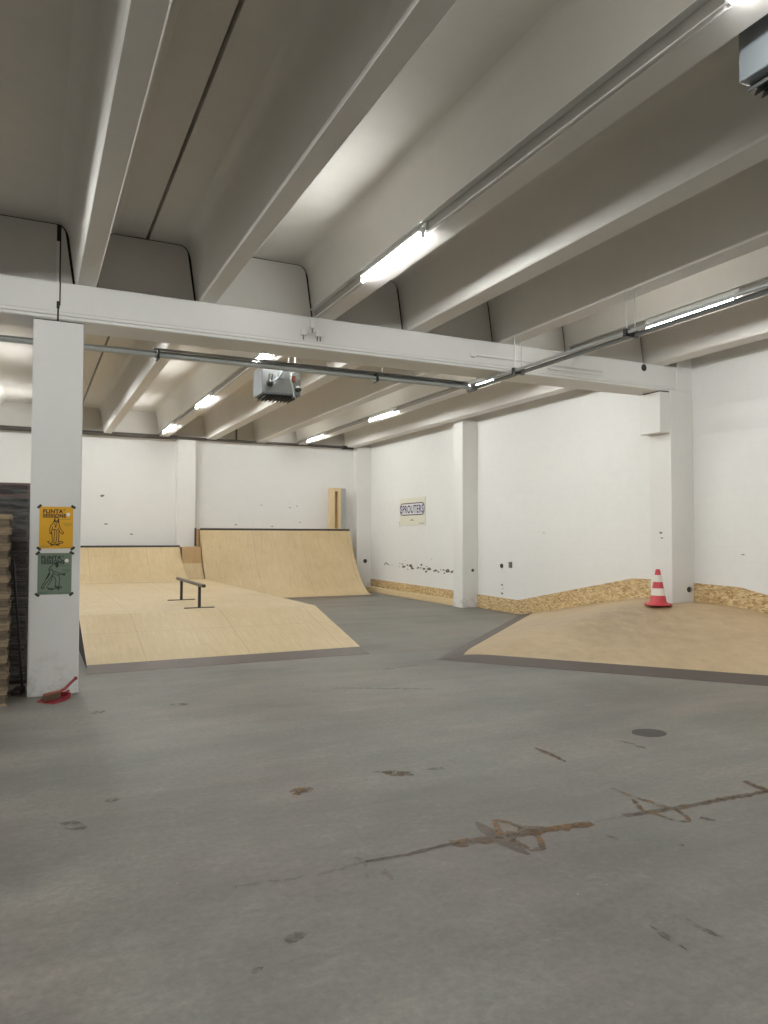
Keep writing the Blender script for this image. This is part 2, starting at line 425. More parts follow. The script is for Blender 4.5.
# pillars
bm = bm_new(); box(bm, -.01, .442, 7.80, 8.24, 0, 3.632)
pil = struct(obj('square_pillar', bm, 'pillar', bevel=.012), 'white square concrete pillar carrying two posters', 'pillar')
bx('bearing_pad', 'dark', pil, .0, .435, 7.815, 8.2, 3.632, 3.645)
bm = bm_new(); box(bm, 8.28, XW, 7.72, 8.13, 0, 3.655); box(bm, 8.415, XW, 7.72, 8.13, 3.655, 4.25)
colm = struct(obj('wall_column', bm, 'pilaster', bevel=.008), 'white wall column with a bracket under the cross beam end', 'column')
bm = bm_new(); prism(bm, [(8.09, 3.035), (8.28, 3.035), (8.28, 3.62), (8.09, 3.62)], XZ, 7.735, 8.13)
obj('corbel', bm, 'pilaster', colm, bevel=.008)
bx('bearing_pad', 'dark', colm, 8.13, 8.28, 7.75, 8.1, 3.62, 3.64)
hole('cable_hole', (8.605, 7.72, .775), .04, (0,-1,0), colm)
hole('socket_rim', (8.63, 7.72, .775), .045, (0,-1,0), colm, 'grey_metal', .002)
bm = bm_new(); box(bm, 8.335, XW, 13.48, 13.86, 0, 4.04)
p2 = struct(obj('wall_pilaster', bm, 'pilaster', bevel=.008), 'white pilaster on the right wall between the sign and the sloping boards', 'pilaster')
hole('cable_hole', (8.59, 13.48, .80), .035, (0,-1,0), p2)
bm = bm_new(); box(bm, 8.27, XW, 19.0, YB, 0, 4.04)
p3 = struct(obj('wall_pilaster', bm, 'pilaster', bevel=.008), 'white pilaster in the far corner beside the tall curved ramp', 'pilaster')
hole('cable_hole', (8.53, 19.0, .82), .06, (0,-1,0), p3)
bm = bm_new(); box(bm, 3.33, 3.78, 19.0, YB, 0, 4.05)
struct(obj('wall_pilaster', bm, 'pilaster', bevel=.008), 'white pilaster on the back wall behind the gap between curved ramps', 'pilaster')

# wear on the walls
def chips(name, pts, parent, axis, base):
    bm = bm_new()
    for a, b, s in pts:
        k = random.randint(5, 8); ring = []
        for i in range(k):
            t = 2*PI*i/k; rr = s*(.5+random.random()*.7)
            u, v = a+rr*1.5*math.cos(t), b+rr*.6*math.sin(t)
            ring.append(bm.verts.new((base, u, v) if axis == 0 else (u, base, v)))
        bm.faces.new(ring)
    return obj(name, bm, 'chip', parent)
P = []
for i in range(60):
    y = 14.1+random.random()*4.6; w = 1 if 14.4 < y < 17.2 else .45
    P.append((y, .735+random.gauss(0, .03)+.012*(y-16), w*(.025+random.random()*.045)))
P += [(17.2, 1.87, .05), (17.2, 1.80, .03), (12.57, .54, .035), (12.57, .37, .04), (12.55, .47, .02), (11.2, 1.6, .02), (6.9, 1.3, .02), (16.9, .9, .02), (15.5, .98, .02)]
chips('chipped_paint', P, wall_right, 0, XW-.002)
chips('chipped_paint', [(1.565, 2.5, .05), (1.667, 1.81, .04), (2.257, 1.56, .03), (5.6, 2.35, .025), (5.9, 1.78, .025), (6.4, 2.3, .025), (6.7, 1.9, .025), (4.9, 1.82, .03), (6.6, 2.35, .02)], wall_back, 1, YB-.002)
so = hole('socket', (XW, 12.573, .93), .045, (-1,0,0), wall_right, 'socket', .02)
bx('socket_box', 'chip', wall_right, XW-.03, XW, 12.22, 12.3, .90, 1.02)
chips('chipped_paint', [(7.93, 1.60, .03), (7.90, 1.52, .02)], colm, 0, 8.2785)

# ------------------------------------------------------------------ floor wear (all of it part of the floor)
def stroke(bm, pts, w, jit=.25, z=.0015):
    pts = [Vector((p[0], p[1], 0)) for p in pts]
    D = []
    for a, b in zip(pts, pts[1:]):
        n = max(2, int((b-a).length/.03))
        D += [a.lerp(b, i/n) for i in range(n)]
    D.append(pts[-1])
    L, Rr = [], []
    N = len(D)
    for i, p in enumerate(D):
        t = (D[min(i+1, N-1)]-D[max(i-1, 0)]).normalized(); nrm = Vector((-t.y, t.x, 0))
        f = i/(N-1); ww = (w(f) if callable(w) else w)/2
        L.append(bm.verts.new(p+nrm*ww*(1+random.uniform(-jit, jit))+Vector((0,0,z))))
        Rr.append(bm.verts.new(p-nrm*ww*(1+random.uniform(-jit, jit))+Vector((0,0,z))))
    for i in range(N-1): bm.faces.new((L[i], L[i+1], Rr[i+1], Rr[i]))
def blob(bm, c, rx, ry, rot=0, z=.0015, jit=.25, k=22):
    ring = []
    for i in range(k):
        t = 2*PI*i/k; s = 1+random.uniform(-jit, jit)
        u, v = rx*s*math.cos(t), ry*s*math.sin(t)
        ring.append(bm.verts.new((c[0]+u*math.cos(rot)-v*math.sin(rot), c[1]+u*math.sin(rot)+v*math.cos(rot), z)))
    bm.faces.new(ring)
S = {
'main1': [(1.455,3.23),(1.672,3.215),(1.931,3.23),(2.125,3.196),(2.344,3.186),(2.576,3.158),(2.752,3.133)],
'hair': [(2.776,3.148),(2.986,3.14)],
'main2': [(2.986,3.14),(3.171,3.118),(3.493,3.092),(3.758,3.085),(4.044,3.063),(4.332,3.045)],
'end': [(4.098,3.258),(4.066,3.08),(4.05,2.911)],
'leaf': [(2.195,3.415),(2.184,3.319),(2.189,3.217),(2.192,3.08),(2.204,2.96)],
'loopA': [(2.28,3.374),(2.313,3.379),(2.35,3.332),(2.371,3.235)], 'loopA2': [(2.278,3.359),(2.248,3.289),(2.218,3.217)],
'loopB': [(2.227,3.138),(2.241,3.077),(2.251,2.996),(2.312,2.99),(2.367,3.08),(2.383,3.14)],
'quad': [(2.379,3.235),(2.421,3.204),(2.473,3.178)],
'x2a': [(3.24,3.508),(3.245,3.34),(3.279,3.239),(3.293,3.104)],
'x2b': [(3.218,3.312),(3.135,3.16),(3.164,3.076),(3.189,2.96),(3.246,2.923),(3.293,2.995),(3.316,3.093)],
'x2c': [(3.343,2.94),(3.383,2.874)],
'hair2': [(.836,3.248),(.954,3.234),(1.122,3.207),(1.267,3.204),(1.455,3.23)], 'hair3': [(1.40,3.40),(1.455,3.23),(1.396,3.077)], 'hair4': [(1.492,3.142),(1.49,3.011)],
'str1': [(3.344,4.41),(3.35,4.245),(3.332,4.05)], 'str2': [(4.005,4.333),(4.07,4.213),(4.056,4.021)],
'dk1': [(2.421,2.198),(2.412,2.127),(2.436,2.012)], 'dk2': [(2.244,2.223),(2.241,2.143),(2.239,2.03)], 'dk3': [(.176,4.356),(.282,4.217)],
's5': [(2.761,7.008),(3.713,6.512)], 's6': [(3.538,7.678),(4.221,7.791)],
}
def floor_mark(name, mat, items):
    bm = bm_new()
    for f in items: f(bm)
    o = obj(name, bm, mat, floor); return o
taper = lambda w: (lambda f: w*(.25+.75*math.sin(PI*f)))
floor_mark('rust_halo', 'd_rust', [
    lambda b: stroke(b, S['main1'][2:], .085, .5, .001), lambda b: stroke(b, S['main2'], .05, .5, .001),
    lambda b: stroke(b, S['end'], .06, .3, .001)])
floor_mark('filled_crack', 'd_grey', [
    lambda b: stroke(b, S['main1'], lambda f: .026+.028*f, .35, .002), lambda b: stroke(b, S['main2'], lambda f: .045-.012*f, .3, .002),
    lambda b: stroke(b, S['leaf'], taper(.095), .15, .0022), lambda b: stroke(b, S['quad'], .07, .2, .0022)])
floor_mark('rust_loop', 'd_rust', [
    lambda b: stroke(b, S['loopA'], .04, .3, .0026), lambda b: stroke(b, S['loopA2'], .04, .3, .0026), lambda b: stroke(b, S['loopB'], .034, .3, .0026),
    lambda b: stroke(b, S['main1'][4:], .055, .3, .0026), lambda b: stroke(b, S['x2a'], lambda f: .02+.03*f, .3, .0026), lambda b: stroke(b, S['x2b'], .03, .3, .0026), lambda b: stroke(b, S['x2c'], .03, .3, .0026),
    lambda b: stroke(b, S['end'], .035, .2, .0026)])
floor_mark('open_crack', 'd_core', [lambda b: stroke(b, S['main1'], .010, .5, .0031), lambda b: stroke(b, S['main2'], .010, .5, .0031), lambda b: stroke(b, S['x2b'], .008, .5, .0031)])
floor_mark('hairline_crack', 'd_hair', [lambda b: stroke(b, S['hair'], .02, .3), lambda b: stroke(b, S['hair2'], .024, .5), lambda b: stroke(b, S['hair3'], .02, .5), lambda b: stroke(b, S['hair4'], .03, .5)])
floor_mark('dark_patch', 'd_spot', [lambda b: blob(b, (4.411, 4.361), .14, .12, 0, .0015, .05)])
floor_mark('brown_spot', 'd_rust', [lambda b: blob(b, (1.506, 4.277), .075, .055, .3, .0015, .3), lambda b: blob(b, (2.193, 4.305), .085, .05, -.5, .0015, .3), lambda b: blob(b, (2.15, 4.36), .12, .03, -.5, .0015, .3),
    lambda b: stroke(b, S['str1'], taper(.06), .35)])
floor_mark('dark_spot', 'd_dark', [lambda b: blob(b, (1.50, 4.27), .045, .03, .3, .002, .3), lambda b: blob(b, (2.456, 4.294), .06, .03, -.3), lambda b: stroke(b, S['str2'], taper(.05), .35), lambda b: stroke(b, S['str1'], taper(.03), .35, .002),
    lambda b: stroke(b, S['dk1'], taper(.035), .35), lambda b: stroke(b, S['dk2'], taper(.03), .35), lambda b: stroke(b, S['dk3'], taper(.1), .35),
    lambda b: stroke(b, S['s5'], taper(.05), .5), lambda b: stroke(b, S['s6'], taper(.05), .5),
    lambda b: blob(b, (2.96, 2.72), .03, .012, .3), lambda b: blob(b, (2.72, 2.95), .012, .035, .3), lambda b: blob(b, (.75, 2.6), .03, .015, .3), lambda b: blob(b, (.95, 2.75), .05, .03, .3), lambda b: blob(b, (.45, 4.6), .04, .03, 0), lambda b: blob(b, (1.25, 6.9), .09, .05, -.3), lambda b: blob(b, (.55, 6.9), .06, .06, 0)])

# ------------------------------------------------------------------ lamps and their trunking
YSTART = [16.85, 12.98, 9.05, 5.16, 1.06, -2.90]  # last start: unseen lamps behind the camera, kept to light the ceiling
ORDN = ['first', 'second', 'third', 'fourth', 'fifth', 'sixth']
def make_lamp(x, y, label, group):
    """x: the rib's lower left edge; the lamp is fixed in the rail along that edge"""
    t = thing('fluorescent_lamp', label, 'lamp', (x, y, ZR), group)
    bx('batten', 'white', t, x-.034, x-.020, y-.02, y+1.24, ZR+.010, ZR+.082)
    bx('added_reflector', 'white', t, x-.076, x-.0345, y+.03, y+1.19, ZR+.010, ZR+.012)  # sheet added over the tube to hold light off the slab
    for yy in (y-.004, y+1.196): bx('lamp_holder', 'white', t, x-.064, x-.0345, yy, yy+.026, ZR-.042, ZR+.05, bevel=.004)
    tb('tube', 'tube', t, (x-.05, y+.023, ZR-.020), (x-.05, y+1.195, ZR-.020), .017, 14)
    return t
def copy_tree(o, parent=None):
    c = o.copy(); C.objects.link(c)
    if parent: c.parent = parent
    for ch in list(o.children): copy_tree(ch, c)
    return c
ROWS = [(-8.35-.10, 'rib farthest left, added fill light', 'nf'), (-4.55-.11, 'rib far left, added unseen', 'nf'), (-.85-.11, 'rib just left of the pillar', 'n'), (.457-.095, 'rib above the pillar', 'f'),  # two leftmost lamp rows are unseen, added to light floor and ceiling
        (2.98-.11, 'rib running over the far heater', 'nf'), (6.62-.11, 'rib beside the long grey conduit', 'nf')]
proto = None
for x, desc, bays in ROWS:
    for seg, (y0, y1) in (('n', (YN, 7.78)), ('f', (8.3, 19.0))):
        if seg not in bays: continue
        bm = bm_new(); h = x-.010
        prism(bm, [(h-.058, ZR+.094), (h, ZR+.094), (h, ZR+.001), (h-.014, ZR+.001), (h-.014, ZR+.009), (h-.006, ZR+.009), (h-.006, ZR+.086), (h-.058, ZR+.086)], XZ, y0, y1)
        o = obj('light_rail', bm, 'white')
        bx('slot_shade', 'slot', o, h-.0078, h-.0065, y0+.01, y1-.01, ZR+.011, ZR+.084)  # strip coloured darker to paint the shade inside the rail groove
        tag(o, f'thin white light rail on the {desc}, ' + ('camera side' if seg == 'n' else 'beyond the beam'), 'light rail', 'white light rails')
    for i, y in enumerate(YSTART):
        if ('f' if i < 3 else 'n') not in bays or (i == 5 and 2 < x < 4): continue
        lab = f'fluorescent tube lamp on the {desc}, {ORDN[i]} from back wall'
        if proto is None: proto = o = make_lamp(x, y, lab, 'fluorescent tube lamps')
        else:
            o = copy_tree(proto); o.location = (x, y, ZR); o['label'] = lab

# small boxes where the third rib's rail meets the beam
def jbox(x0, x1, z0, z1, lab, pins):
    t = thing('junction_box', lab, 'junction box', ((x0+x1)/2, YF, z0), 'white junction boxes on the beam')
    bx('case', 'white', t, x0, x1, YF-.06, YF, z0, z1, bevel=.006)
    for p in pins: tb('cable_gland', 'conduit_dark', t, (p, YF-.03, z0), (p, YF-.03, z0-.05), .008, 8)
jbox(2.775, 2.835, 3.86, 3.965, 'tall white junction box directly under the light rail end', (2.805,))
jbox(2.67, 2.735, 3.775, 3.84, 'small white junction box on the beam, left of the tall one', (2.70,))
jbox(2.845, 2.92, 3.775, 3.84, 'small white junction box on the beam, right of the tall one', (2.865, 2.90))

# white surface conduits on the beam face at its right end
t = thing('surface_conduit', 'white surface conduits running along the right end of the beam face', 'conduit', (5.8, YF, 3.72))
tb('pipe', 'white', t, (4.95, YF-.02, 3.80), (7.0, YF-.02, 3.80), .014); tb('pipe', 'white', t, (6.1, YF-.02, 3.745), (7.0, YF-.02, 3.745), .018)
tb('pipe', 'white', t, (6.505, YF-.02, 3.80), (6.505, YF-.02, 3.96), .012); bx('junction_box', 'white', t, 4.90, 4.96, YF-.045, YF, 3.77, 3.83)

# ------------------------------------------------------------------ conduits under the ceiling
t = thing('cross_conduit', 'pair of grey conduits running crosswise just beyond the beam', 'conduit', (0, 8.48, 3.56))
tb('pipe', 'conduit', t, (XL, 8.46, 3.545), (5.36, 8.46, 3.555), .026); tb('pipe', 'conduit_dark', t, (XL, 8.53, 3.575), (5.36, 8.53, 3.60), .024)
bx('tray', 'conduit_dark', t, 1.2, 5.3, 8.44, 8.55, 3.626, 3.632)
for x in (1.25, 3.95): bx('clamp', 'black', t, x-.015, x+.015, 8.42, 8.56, 3.51, 3.61)
for x in (2.6, 3.3, 4.05): tb('hanger_rod', 'grey_metal', t, (x, 8.50, 3.60), (x, 8.50, 4.4 if x not in () else 4), .006, 6)
t = thing('long_conduit', 'pair of dark grey conduits hung lengthwise under the fifth rib', 'conduit', (5.42, 4, 3.58))
tb('pipe', 'conduit', t, (5.37, YN, 3.595), (5.37, 8.46, 3.595), .017); tb('pipe', 'conduit_dark', t, (5.46, YN, 3.575), (5.46, 8.46, 3.575), .024)
tb('pipe', 'conduit_dark', t, (5.41, YN, 3.61), (5.41, 8.3, 3.61), .014)
for y in (7.45, 5.55, 3.6, 1.6):
    bx('clamp', 'black', t, 5.33, 5.50, y-.02, y+.02, 3.545, 3.622)
    for x in (5.36, 5.47): tb('hanger_rod', 'grey_metal', t, (x, y, 3.61), (x, y, ZR+.002), .005, 6)
tb('elbow', 'conduit_dark', t, (5.42, 8.44, 3.56), (5.42, 8.60, 3.56), .045)

t = thing('wall_pipe', 'dark pipe running along the top of the back wall', 'pipe', (0, 18.93, 4.0))
tb('pipe', 'dark_pipe', t, (XL, 18.93, 3.995), (3.2, 18.93, 3.995), .055); tb('pipe', 'dark_pipe', t, (3.2, 18.93, 3.995), (8.05, 18.93, 3.995), .036)
tb('riser', 'dark_pipe', t, (4.80, 18.93, 3.99), (4.80, 18.93, 4.55), .025); bx('bracket', 'black', t, 7.80, 8.12, 18.88, 18.99, 3.94, 4.04)
bx('joint', 'dark_pipe', t, 3.1, 3.3, 18.88, 18.98, 3.95, 4.04)

# ------------------------------------------------------------------ heaters
def heater(x, y, z, lab, turn=0):
    t = thing('unit_heater', lab, 'heater', (x, y, z), 'grey ceiling unit heaters')
    W, D, H = .54, .40, .36
    bx('housing', 'heater', t, x-W/2, x+W/2, y-D/2, y+D/2, z, z+H, bevel=.01)
    bx('front_panel', 'heater_front', t, x-W/2+.015, x+W/2-.015, y-D/2-.006, y-D/2+.004, z+.03, z+H-.012)
    outl = bx('outlet', 'dark', t, x-W/2+.05, x+W/2-.05, y-D/2+.03, y+D/2-.03, z-.012, z+.001)
    bm = bm_new()
    for k in range(9):
        xx = x-W/2+.06+k*(W-.12)/8
        obox(bm, (xx, y, z-.022), .006, D-.03, .052, Matrix.Rotation(.5, 3, 'Y'))
    obj('louvre', bm, 'louvre_metal', outl)
    bm = bm_new(); ball(bm, (x-W/2+.10, y-D/2-.05, z+.13), .048); tube(bm, (x-W/2+.10, y-D/2-.05, z+.16), (x-W/2+.12, y-D/2-.02, z+.25), .03); obj('motor_cap', bm, 'black', t, smooth=40)
    bm = bm_new(); bent(bm, [(x-W/2+.13, y-D/2-.05, z+.15), (x-.06, y-D/2-.05, z+.21), (x+.0, y-D/2-.05, z+.30), (x+.06, y-D/2-.05, z+.33)], .014); obj('cable', bm, 'heater', t, smooth=40)
    bx('terminal_box', 'grey_metal', t, x-.05, x+.02, y-D/2-.05, y-D/2-.004, z+.21, z+.27)
    bm = bm_new(); bent(bm, [(x+.13, y-D/2-.03, z+.30), (x+.11, y-D/2-.05, z+.20), (x+.15, y-D/2-.05, z+.10), (x+.16, y-D/2-.05, z-.03)], .014); obj('supply_pipe', bm, 'grey_metal', t, smooth=40)
    bx('valve', 'copper', t, x+.14, x+.18, y-D/2-.05, y-D/2-.006, z+.17, z+.26)
    bm = bm_new(); ball(bm, (x+.22, y-D/2-.05, z+.08), .045, 1, 1, .8); obj('pressure_vessel', bm, 'black', t, smooth=60)
    bm = bm_new(); ball(bm, (x+.22, y-D/2-.055, z+.105), .036, 1, 1, .6); obj('cap', bm, 'white', t, smooth=60)
    for sx in (-1, 1):
        for sy in (-1, 1): tb('hanger_rod', 'grey_metal', t, (x+sx*(W/2-.06), y+sy*(D/2-.06), z+H), (x+sx*(W/2-.06), y+sy*(D/2-.06), ZS if abs(x+sx*(W/2-.06)-2.98) > .22 else (ZR+.01 if abs(x+sx*(W/2-.06)-2.98) < .10 else 4.15)), .006, 6)
    return t
heater(2.97, 9.55, 3.41, 'grey unit heater with dark louvres hanging beyond the beam')
heater(3.475, 2.33, 3.85, 'bluish grey unit heater hanging nearest the camera, top corner of photo')

# ------------------------------------------------------------------ fun box: bank plus flat top
ZF = .465
YB0, YC = 8.80, 10.72
slope = ZF/(YC-YB0)
zb = lambda y: slope*(y-YB0)
fb = thing('fun_box', 'low birch plywood box with sloped bank carrying the black grind rail', 'ramp', (2.26, 12.5, 0))
XR0, XR1 = 4.0, 3.845
xr = lambda y: XR0+(XR1-XR0)*(y-YB0)/(18-YB0)
yp = 9.05
bm = bm_new(); sheet(bm, [[(.60, yp, zb(yp)+.001), (xr(yp), yp, zb(yp)+.001)], [(.60, YC, ZF), (xr(YC), YC, ZF)]], .018); obj('bank', bm, 'ply', fb)
bm = bm_new()
poly = [(.60, YC), (xr(YC), YC), (XR1, 18.98), (.60, 18.98)]
prism(bm, poly, XY, ZF-.018, ZF); obj('flat_top', bm, 'ply', fb)
bm = bm_new(); sheet(bm, [[(.58, YB0, .003), (xr(YB0)+.02, YB0-.0, .003)], [(.60, yp, zb(yp)+.002), (xr(yp), yp, zb(yp)+.002)]], .003)
obj('metal_lip', bm, 'steel_plate', fb)
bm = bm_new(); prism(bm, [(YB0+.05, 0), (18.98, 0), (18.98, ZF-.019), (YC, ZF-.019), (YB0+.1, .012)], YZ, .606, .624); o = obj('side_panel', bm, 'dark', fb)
bm = bm_new(); prism(bm, [(yp, 0), (yp, zb(yp)-.02), (YC, ZF-.019), (18.98, ZF-.019), (18.98, 0)], lambda u, v, t: (xr(min(u,18))-.02+t, u, v), 0, .018); obj('side_panel', bm, 'ply_tan', fb)

# ------------------------------------------------------------------ quarter pipes
def quarter(lab, x0, x1, yf, yc, z0, h, p, ydeck, mat, skirt_from=0, lip=None):
    t = thing('quarter_pipe', lab, 'ramp', ((x0+x1)/2, (yf+ydeck)/2, 0))
    N = 26
    prof = [(yf+(yc-yf)*i/N, z0+(h-z0)*(i/N)**p) for i in range(N+1)]
    bm = bm_new(); nx = 8
    sheet(bm, [[(x0+(x1-x0)*k/nx, y, z+.004) for k in range(nx+1)] for y, z in prof], .02)
    obj('riding_surface', bm, mat, t, smooth=30)
    for xx in (x0+.003, x1-.021):
        bm = bm_new(); zb0 = skirt_from
        pl = [(y, max(z-.02, zb0+.001)) for y, z in prof] + [(ydeck, h-.02), (ydeck, zb0), (yf, zb0)]
        prism(bm, pl, YZ, xx, xx+.018); obj('side_panel', bm, 'ply_tan', t)
    bx('deck', 'ply_tan', t, x0, x1, yc, ydeck, h-.016, h+.003)
    tb('coping', 'black', t, (x0, yc+.012, h+.004), (x1, yc+.012, h+.004), .032)
    if lip:
        bm = bm_new(); sheet(bm, [[(x0, lip, .003), (x1+.05, lip, .003)], [(x0, yf+.12, .02), (x1, yf+.12, .02)]], .003); obj('metal_lip', bm, 'steel_plate', t)
    return t
quarter('tall curved plywood quarter pipe with black coping against the back wall', 3.872, 7.98, 17.2, 18.85, 0, 1.685, 2.25, 19.29, 'ply_q', 0, 17.0)
quarter('lower curved plywood quarter pipe behind the low box', .60, 3.38, 17.36, 18.9, ZF+.001, 1.25, 2.2, 18.985, 'ply_q', ZF+.001)
t = thing('filler_bank', 'narrow brown plywood bank filling the gap between the two curved ramps', 'ramp', (3.61, 18.4, 0))
bm = bm_new(); sheet(bm, [[(3.385, 18.16, ZF), (3.845, 18.16, ZF)], [(3.385, 18.5, .845), (3.845, 18.5, .845)]], .018); obj('lower_panel', bm, 'ply_tan', t)
bm = bm_new(); sheet(bm, [[(3.385, 18.505, .85), (3.845, 18.505, .85)], [(3.385, 18.64, 1.25), (3.845, 18.64, 1.25)]], .018); obj('upper_panel', bm, 'ply_brown', t)
bx('deck', 'ply_tan', t, 3.385, 3.845, 18.645, 18.99, 1.23, 1.25)
# narrow dark post on the tall ramp's open side
tb_ = bx('edge_post', 'ply_brown', bpy.data.objects['quarter_pipe'], 3.79, 3.855, 18.90, 18.95, 1.26, 1.70)
bx('dark_edge', 'black', bpy.data.objects['quarter_pipe'], 3.75, 3.79, 18.90, 18.95, 1.26, 1.72)

# ------------------------------------------------------------------ grind rail
t = thing('grind_rail', 'low black steel grind rail standing on the flat plywood top', 'rail', (2.28, 11.8, ZF))
bm = bm_new(); box(bm, 2.24, 2.30, 10.74, 12.84, .785, .832); obj('rail', bm, flat('scuffed_rail', srgb(84,74,66), .4, .5, .4, 12), t, bevel=.012)
for y in (11.05, 12.50):
    lg = bx('leg', 'black', t, 2.25, 2.29, y-.02, y+.02, ZF+.012, .786)
    bx('foot', 'black', lg, 2.05, 2.49, y-.03, y+.03, ZF+.001, ZF+.012)

# ------------------------------------------------------------------ hip ramp around the wall column
A = Vector((4.588, 8.034)); dl = Vector((.729, .685)); nl = Vector((.685, -.729)); df = Vector((.632, -.775)); nf = Vector((.775, .632))
def hip(x, y):
    p = Vector((x, y))-A
    a, b = .253*p.dot(nl), .24*p.dot(nf)
    k = .10
    hh = max(k-abs(a-b), 0)/k
    m = min(a, b)-hh*hh*k*.25
    c = .588
    hh = max(.08-abs(m-c), 0)/.08
    return max(min(m, c)-hh*hh*.08*.25, 0)
hp = thing('hip_ramp', 'scuffed plywood hip ramp rising to the wall column with the cone', 'ramp', (7.4, 8, 0))
Lw, Lf = .28, .255       # widths of the steel edges
# skewed grid: u along the left edge, v along the front edge
Kl = (XW-A.x)/dl.x; Kf = (XW-A.x)/df.x
bm = bm_new(); N = 110
y_lo, y_hi = A.y+df.y*Kf, A.y+dl.y*Kl
verts = {}
for i in range(N+1):
    x = A.x+.02+(XW-.004-A.x-.02)*i/N
    ylo = A.y+df.y*(x-A.x)/df.x; yhi = A.y+dl.y*(x-A.x)/dl.x
    # stop at the steel edges
    dlo = Lf/abs(nf.y)*1.0; dhi = Lw/abs(nl.y)*1.0
    a, b = ylo+dlo, yhi-dhi
    if b-a < .01: a = b = (a*dhi+b*dlo)/(dlo+dhi)
    for j in range(N+1):
        y = a+(b-a)*j/N
        verts[i, j] = bm.verts.new((x, y, hip(x, y)+.003))
for i in range(N):
    for j in range(N):
        q = (verts[i,j], verts[i+1,j], verts[i+1,j+1], verts[i,j+1])
        cx = sum(v.co.x for v in q)/4; cy = sum(v.co.y for v in q)/4
        if cx > 8.285 and 7.725 < cy < 8.125: continue
        try: bm.faces.new(q)
        except ValueError: pass
bmesh.ops.remove_doubles(bm, verts=bm.verts, dist=.0008)
loose = [v for v in bm.verts if not v.link_faces]; bmesh.ops.delete(bm, geom=loose, context='VERTS')
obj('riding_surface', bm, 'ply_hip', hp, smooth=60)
def edge_plate(d, n, K, w, other_n, other_w):
    bm = bm_new()
    # inner corner where both plates meet
    det = nl.x*nf.y-nl.y*nf.x
    ic = Vector(((Lw*nf.y-nl.y*Lf)/det, (nl.x*Lf-Lw*nf.x)/det))+A
    rows = []
    N = 30
    o1 = A+d*K; i1 = ic+d*((XW-ic.x)/d.x)
    for k in range(N+1):
        f = k/N; o = A.lerp(o1, f); i_ = ic.lerp(i1, f)
        rows.append([(min(o.x, XW-.003), o.y, .003), (min(i_.x, XW-.003), i_.y, hip(i_.x, i_.y)+.006)])
    sheet(bm, rows, .003); obj('metal_edge', bm, 'steel_dark', hp)
edge_plate(dl, nl, Kl, Lw, nf, Lf); edge_plate(df, nf, Kf, Lf, nl, Lw)

# ------------------------------------------------------------------ traffic cone
cx, cy = 7.96, 7.68
cz = max(hip(cx+.2*math.cos(k*PI/8), cy+.2*math.sin(k*PI/8)) for k in range(16))+.0035
t = thing('traffic_cone', 'red and white traffic cone standing on the ramp beside the column', 'cone', (cx, cy, cz))
bm = bm_new(); prism(bm, [(cx+.20*math.cos(PI/8+k*PI/4), cy+.20*math.sin(PI/8+k*PI/4)) for k in range(8)], XY, cz, cz+.022); o = obj('base', bm, 'conered', t, bevel=.01)
H = .50; R0, R1 = .118, .03
rz = lambda z: R0+(R1-R0)*(z-.022)/(H-.022)
cuts = [(.022, .135, 'conered'), (.135, .235, 'conewhite'), (.235, .325, 'conered'), (.325, .42, 'conewhite'), (.42, H, 'conered')]
bm = bm_new(); lathe(bm, (cx, cy, cz), [(.14, .02), (.13, .035), (rz(.05), .05), (rz(H-.01), H-.01), (rz(H)*.8, H), (.018, H+.001)]); body = obj('cone_body', bm, 'conered', t, smooth=40)
for a, b, m in cuts:
    if m == 'conewhite':
        bm = bm_new(); lathe(bm, (cx, cy, cz), [(rz(a)+.0015, a), (rz(b)+.0015, b)]); o = obj('reflective_band', bm, 'conewhite', body, smooth=40); o['label'] = 'white band'

# ------------------------------------------------------------------ chipboard along the foot of the right wall
def kick(poly, lab):
    bm = bm_new(); prism(bm, poly, YZ, XW-.022, XW-.001)
    return tag(obj('kick_board', bm, 'osb'), lab, 'board', 'chipboard kick boards along the right wall')
hz = lambda y: max(hip(XW-.02, y)+.006, .002)
def run(y0, y1, n=10):
    return [(y0+(y1-y0)*k/n, hz(y0+(y1-y0)*k/n)) for k in range(n+1)]
kick([(13.475, .003), (13.475, .285), (12.0, .275), (12.0, .003)], 'level chipboard strip at the wall foot beside the middle pilaster')
kick([(11.995, .275), (8.93, .870), (8.14, .885)] + run(8.14, 11.995, 16), 'sloping chipboard strip on the wall rising toward the cone')
kick([(7.715, .868), (6.95, .855)] + [(3.9, .29)] + run(3.9, 7.715, 16), 'chipboard strip on the wall right of the column, dropping toward the camera')
kick([(18.99, .003), (18.99, .32), (13.865, .295), (13.865, .003)], 'level chipboard strip at the wall foot under the sign')
bm = bm_new(); box(bm, 8.40, 8.60, 13.95, 18.72, .002, .055); tag(obj('timber_plank', bm, 'pale_wood', bevel=.004), 'long pale timber lying on the floor, bottom of two below the sign', 'timber', 'pale timbers below the sign')
bm = bm_new(); box(bm, 8.42, 8.62, 13.97, 18.70, .058, .122); tag(obj('timber_plank', bm, 'pale_wood', bevel=.004), 'long pale timber below the sign, topmost of two', 'timber', 'pale timbers below the sign')

